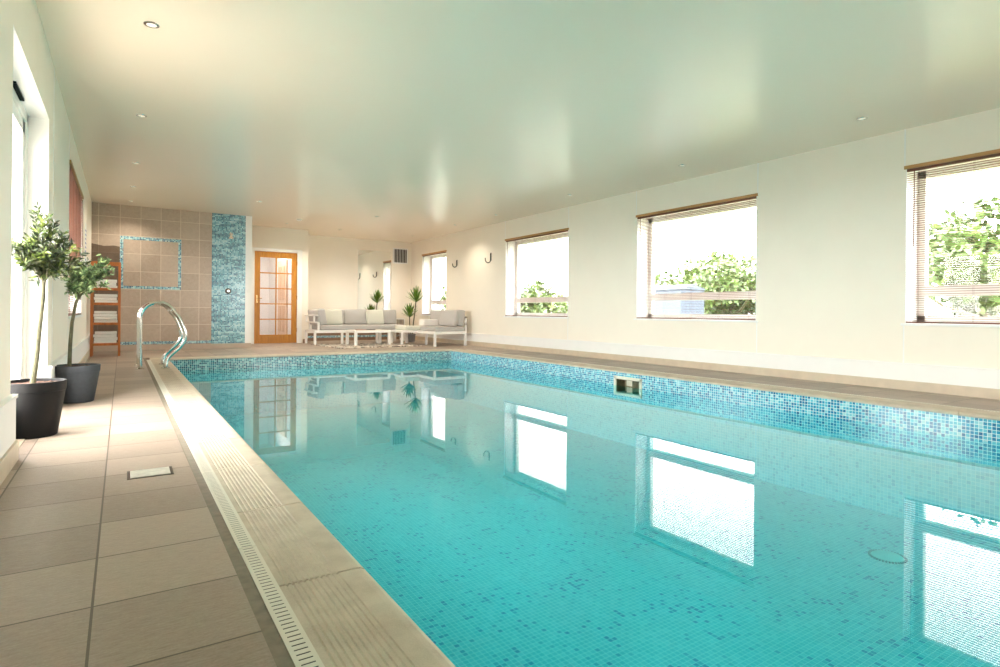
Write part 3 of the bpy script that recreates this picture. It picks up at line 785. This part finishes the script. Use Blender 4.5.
cushion('scatter_cushion', .44, .345, .11, FABP, MT(3.96, 12.99, .428, -.25, .05), None, 'pale sage cushion at the left end of the long sofa', group=G)
cushion('scatter_cushion', .41, .345, .11, FABP, MT(5.00, 13.10, .428, -.25), None, 'pale sage cushion towards the right end of the long sofa', group=G)
# corner sofa on the right
e = empty('corner_sofa', (0, 0, 0), 'low white framed chaise sofa with grey cushions against the right wall', 'sofa')
frame_legs(e, 5.54, 6.32, 11.10, 12.60, .315)
MB().box(5.15, 5.54, 11.93, 12.56, .265, .315).build('chaise_frame', ALU, e, bevel=.004)
for x, y in ((5.15, 11.93), (5.15, 12.515), (5.74, 11.93)): MB().box(x, x+.045, y, y+.045, 0, .265).build('leg', ALU, e)
MB().rbox(5.57, 6.28, 11.13, 11.88, .318, .415, .03).build('seat_cushion', FABG, e, smooth='auto')
MB().rbox(5.80, 6.28, 11.90, 12.58, .318, .413, .03).build('seat_cushion', FABG, e, smooth='auto')
MB().rbox(5.26, 5.79, 11.95, 12.58, .318, .413, .03).build('chaise_cushion', FABP, e, smooth='auto')
b = MB().box(6.30, 6.33, 11.12, 12.60, .45, .48).box(6.30, 6.33, 11.12, 12.60, .60, .63)
for y in (11.12, 11.82, 12.55): b.box(6.30, 6.33, y, y+.04, .315, .63)
b.build('back_frame', ALU, e)
G = 'cushions on the right hand corner sofa'
cushion('back_cushion', .66, .35, .16, FABG, MT(6.19, 11.47, .430, -.14, -PI/2), None, 'grey cushion on the right corner sofa, at the near end against the wall', group=G)
cushion('back_cushion', .66, .35, .16, FABG, MT(6.19, 12.22, .430, -.14, -PI/2), None, 'grey cushion on the right corner sofa, at the far end behind the towels', group=G)
cushion('scatter_cushion', .60, .36, .11, FABG, MT(6.02, 11.43, .420, -.26, -PI/2+.10), None, 'light grey square cushion leaning at the near end of the right corner sofa', group=G)
first = True
tw2 = None
for k, nm in enumerate(('bottom', 'middle', 'top')):
    if first: tw2 = towel(.36, .28, .045).build('folded_towel', TOWEL, bevel=.003); o = tw2; first = False
    else: o = tw2.copy(); COL.objects.link(o)
    o.location = (5.87, 12.06, .424+k*.0465); o.rotation_euler.z = -.05+.05*k; o.scale = (1-.03*k, 1, 1)
    tag(o, 'folded white towel on the corner sofa seat, %s of the three stacked' % nm, 'towel', 'white towels stacked on the corner sofa')
# coffee table
e = empty('coffee_table', (4.50, 12.22, 0), 'low white rectangular coffee table on the patterned rug before the long sofa', 'coffee table')
MB().box(-.40, .40, -.30, .30, .275, .325).build('table_frame', ALU, e, bevel=.004)
MB().box(-.37, .37, -.27, .27, .3255, .331).build('table_top', simple('pale_top', (232, 226, 214), .4), e)
for x in (-.40, .345):
    for y in (-.30, .245): MB().box(x, x+.055, y, y+.055, 0, .275).build('leg', ALU, e)
# things on the table
b = MB().rbox(-.10, .10, -.07, .07, 0, .010, .002, 1); o = b.build('magazine', simple('magazine_cover', (170, 120, 100), .4, var=.4, scale=25), loc=(4.30, 12.12, .3315)); o.rotation_euler.z = .4
tag(o, 'reddish magazine lying at the left end of the coffee table', 'magazine')
b = MB().rbox(-.10, .10, -.07, .07, 0, .012, .002, 1); o = b.build('magazine', simple('dark_cover', (74, 66, 62), .4, var=.4, scale=25), loc=(4.52, 12.14, .3315)); o.rotation_euler.z = -.3
tag(o, 'dark magazine lying near the middle of the coffee table', 'magazine')
# slatted side table behind the long sofa's end
e = empty('side_table', (5.84, 13.75, 0), 'small white side table with dark slatted sides behind the sofa end', 'side table')
MB().box(-.14, .14, -.14, .14, .535, .56).build('table_top', ALU, e)
for x in (-.13, .10):
    for y in (-.13, .10): MB().box(x, x+.03, y, y+.03, 0, .535).build('leg', ALU, e)
b = MB()
for i in range(6):
    x = -.105+i*.036; b.box(x, x+.018, -.128, -.118, .08, .535).box(-.128, -.118, x, x+.018, .08, .535)
b.build('slats', simple('taupe_slat', (128, 108, 92), .6), e)
# rug
def _rug():
    t = NT('patterned_rug'); co = t.coord(); v = t.add('ShaderNodeTexVoronoi'); v.inputs['Scale'].default_value = 9; t.link(co, v.inputs['Vector'])
    n = t.noise(co, 16, 3); f = t.math('ADD', t.math('MULTIPLY', v.outputs['Distance'], .7), t.math('MULTIPLY', n, .6))
    t.set(t.ramp(f, [(.40, L((226, 218, 206))), (.56, L((214, 205, 194))), (.60, L((86, 74, 68))), (.72, L((70, 60, 56))), (.78, L((222, 214, 202)))]), .95); return t.m
o = MB().rbox(-.93, .93, -.80, .80, 0, .012, .004, 1).build('rug', _rug(), loc=(4.42, 12.10, .0005)); o.rotation_euler.z = .08
tag(o, 'pale rug with dark broken pattern under the coffee table', 'rug')
# yucca with two canes
e = empty('potted_yucca', (5.93, 13.12, 0), 'potted yucca with two spiky crowns behind the corner sofa', 'potted plant')
MB().lathe([(.07, 0), (.072, .004), (.095, .17), (.1, .18), (.1, .195), (.088, .195), (.085, .17), (.01, .17)], n=28).build('pot', simple('grey_pot', (150, 152, 156), .5), e, smooth='auto')
MB().lathe([(.086, .165), (.086, .175), (.01, .18)], n=20).build('soil', SOIL, e)
for cane, rr_, ll in ((((.02, 0, .17), (.05, 0, .5), (.10, .02, .80), (.12, .02, 1.03)), .013, .40), (((-.02, 0, .17), (-.05, 0, .4), (-.06, 0, .66)), .012, .36)):
    b = MB(); b.tube(cane, rr_, 8)
    cn = b.build('cane', BARK, e, smooth='auto')
    f = MB(); top = Vector(cane[-1]); rr = random.Random(int(top.z*100))
    for i in range(46):
        k = i/46; a = i*2.4; el = .35+1.1*k**.8
        d = Vector((math.cos(a)*math.cos(el), math.sin(a)*math.cos(el), math.sin(el)))
        f.leaf(top-Vector((0, 0, .07*(1-k))), d, d.cross(Vector((0, 0, 1))), ll*rr.uniform(.75, 1.05), .036, .10)
    f.build('leaves', YUC, cn)

# ------------------------------------------------------------------ ceiling lights
spots = [(.149, 4.413), (.145, 6.532), (.138, 8.686), (.129, 10.37), (.119, 11.774), (1.94, 10.54), (2.92, 12.84), (4.15, 10.85), (4.13, 13.07), (5.93, 13.13),
         (5.816, 2.767), (5.83, 4.874), (5.87, 7.09), (5.94, 9.35), (5.92, 10.93)]
where = ['left row, nearest the viewer', 'left row, second from the viewer', 'left row, third from the viewer', 'left row, fourth from the viewer', 'left row, farthest, over the towel rack',
         'in front of the mosaic shower strip', 'close before the oak door', 'middle row, in front of the long sofa', 'above the long sofa by the far wall', 'in the far right corner near the grille',
         'right row, nearest the viewer', 'right row, second from the viewer', 'right row, third from the viewer', 'right row, fourth from the viewer', 'right row, just before the hooks wall corner']
EM = NT('lamp_lens'); EM.set((.9, .9, .85, 1), .2); EM.b.inputs['Emission Color'].default_value = (1, .86, .66, 1); EM.b.inputs['Emission Strength'].default_value = .25
def downlight():
    e = empty('recessed_downlight', (0, 0, H), None, None)
    MB().lathe([(.030, -.001), (.032, -.006), (.044, -.005), (.046, 0), (.030, 0)], n=28).build('trim_ring', STEEL, e, smooth='auto')
    MB().lathe([(.0295, -.003), (.029, -.001), (.001, -.0005)], n=20).build('lens', EM.m, e)
    return e
dl = downlight()
for i, ((x, y), wd) in enumerate(zip(spots, where)):
    o = dl if i == 0 else copy_tree(dl)
    o.location = (x, y, H); tag(o, 'small round recessed ceiling spotlight, %s' % wd, 'downlight', 'recessed spotlights in the ceiling')
    if y < 10: continue      # only the lamps of the far end are on
    l = bpy.data.lights.new('spot_lamp', 'SPOT'); l.energy = DOWNLIGHT_W*(3.2 if y > 12 else 1.8); l.color = (1, .87, .70); l.spot_size = 2.3; l.spot_blend = .8; l.shadow_soft_size = .03
    lo = bpy.data.objects.new('spot_lamp', l); COL.objects.link(lo); lo.location = (x, y, H-.02)
l = bpy.data.lights.new('corridor_lamp', 'AREA'); l.energy = 13; l.color = (1, .93, .88); l.size = .8
lo = bpy.data.objects.new('corridor_lamp', l); COL.objects.link(lo); lo.location = (2.8, 15.2, H-.02)
e = empty('smoke_detector', (2.98, 12.07, H), 'round white smoke detector on the ceiling before the oak door', 'smoke detector')
MB().lathe([(.055, 0), (.055, -.012), (.045, -.03), (.02, -.036), (.001, -.036)], n=28).build('housing', PLASTIC, e, smooth='auto')
MB().lathe([(.047, -.014), (.050, -.020), (.046, -.026)], n=28).build('vent_ring', simple('grey_ring', (200, 200, 198), .5), e)

# ------------------------------------------------------------------ outside
struct('ground_lawn', MB().box(XR+T, 90, -40, 80, -.5, -.35), GRASS)
struct('ground_terrace', MB().box(-60, XL-T, -40, 80, -.4, -.05).box(XL-T, XR+T, -40, YB-.3, -.4, -.05), PAVE)
def tree(x, y, zc, rx, ry, rz, n, label, seed):
    rr = random.Random(seed); e = empty('leafy_tree', (x, y, -.35), label, 'tree', 'green trees outside the right hand windows')
    b = MB().tube([(0, 0, 0), (.05, .05, zc*.5), (0, 0, zc)], [.16, .13, .07], 8)
    for i in range(7):
        d = Vector((rr.gauss(0, 1), rr.gauss(0, 1), abs(rr.gauss(.3, .6)))).normalized(); b.tube([(0, 0, zc*.6), (d.x*rx*.4, d.y*ry*.4, zc*.7+d.z*rz*.3), (d.x*rx*.75, d.y*ry*.75, zc+d.z*rz*.6)], [.06, .04, .015], 6)
    b.build('trunk', BARK, e)
    f = MB()
    lobes = [Vector((rr.gauss(0, .42)*rx, rr.gauss(0, .42)*ry, zc+rr.gauss(0, .38)*rz)) for _ in range(26)]
    for i in range(n):
        c = lobes[i % 26]; d = Vector((rr.gauss(0, 1), rr.gauss(0, 1), rr.gauss(0, 1))).normalized(); p = c+d*rr.uniform(.6, 1)*min(rx, rz)*.42
        if p.z < .1: p.z = .1+rr.random()*.3
        f.leaf(p, Vector((rr.gauss(0, 1), rr.gauss(0, 1), rr.gauss(0, .8))), Vector((rr.gauss(0, 1), rr.gauss(0, 1), rr.gauss(0, 1))), .17, .095)
    f.build('foliage', TREE, e)
tree(17.6, 12.7, 1.55, 2.9, 3.0, 1.9, 14000, 'broad rounded green tree seen through the window above the skimmer', 1)
tree(11.9, 17.2, 1.15, 2.0, 2.2, 1.5, 10000, 'rounded green bush seen through the window nearer the hooks', 2)
tree(15.8, 4.7, 1.5, 3.0, 3.6, 1.9, 14000, 'wide green tree seen through the rightmost window nearest the viewer', 4)
e = empty('garden_shed', (12.1, 10.35, -.35), 'pale blue grey garden shed seen low through the window above the skimmer', 'shed')
MB().box(-.45, .45, -.6, .6, 0, 1.75).build('shed_walls', SHED, e)
MB().prism([(-.5, 1.70), (0, 1.84), (.5, 1.70)], -.62, .62).build('shed_roof', simple('shed_felt', (70, 78, 88), .8), e)
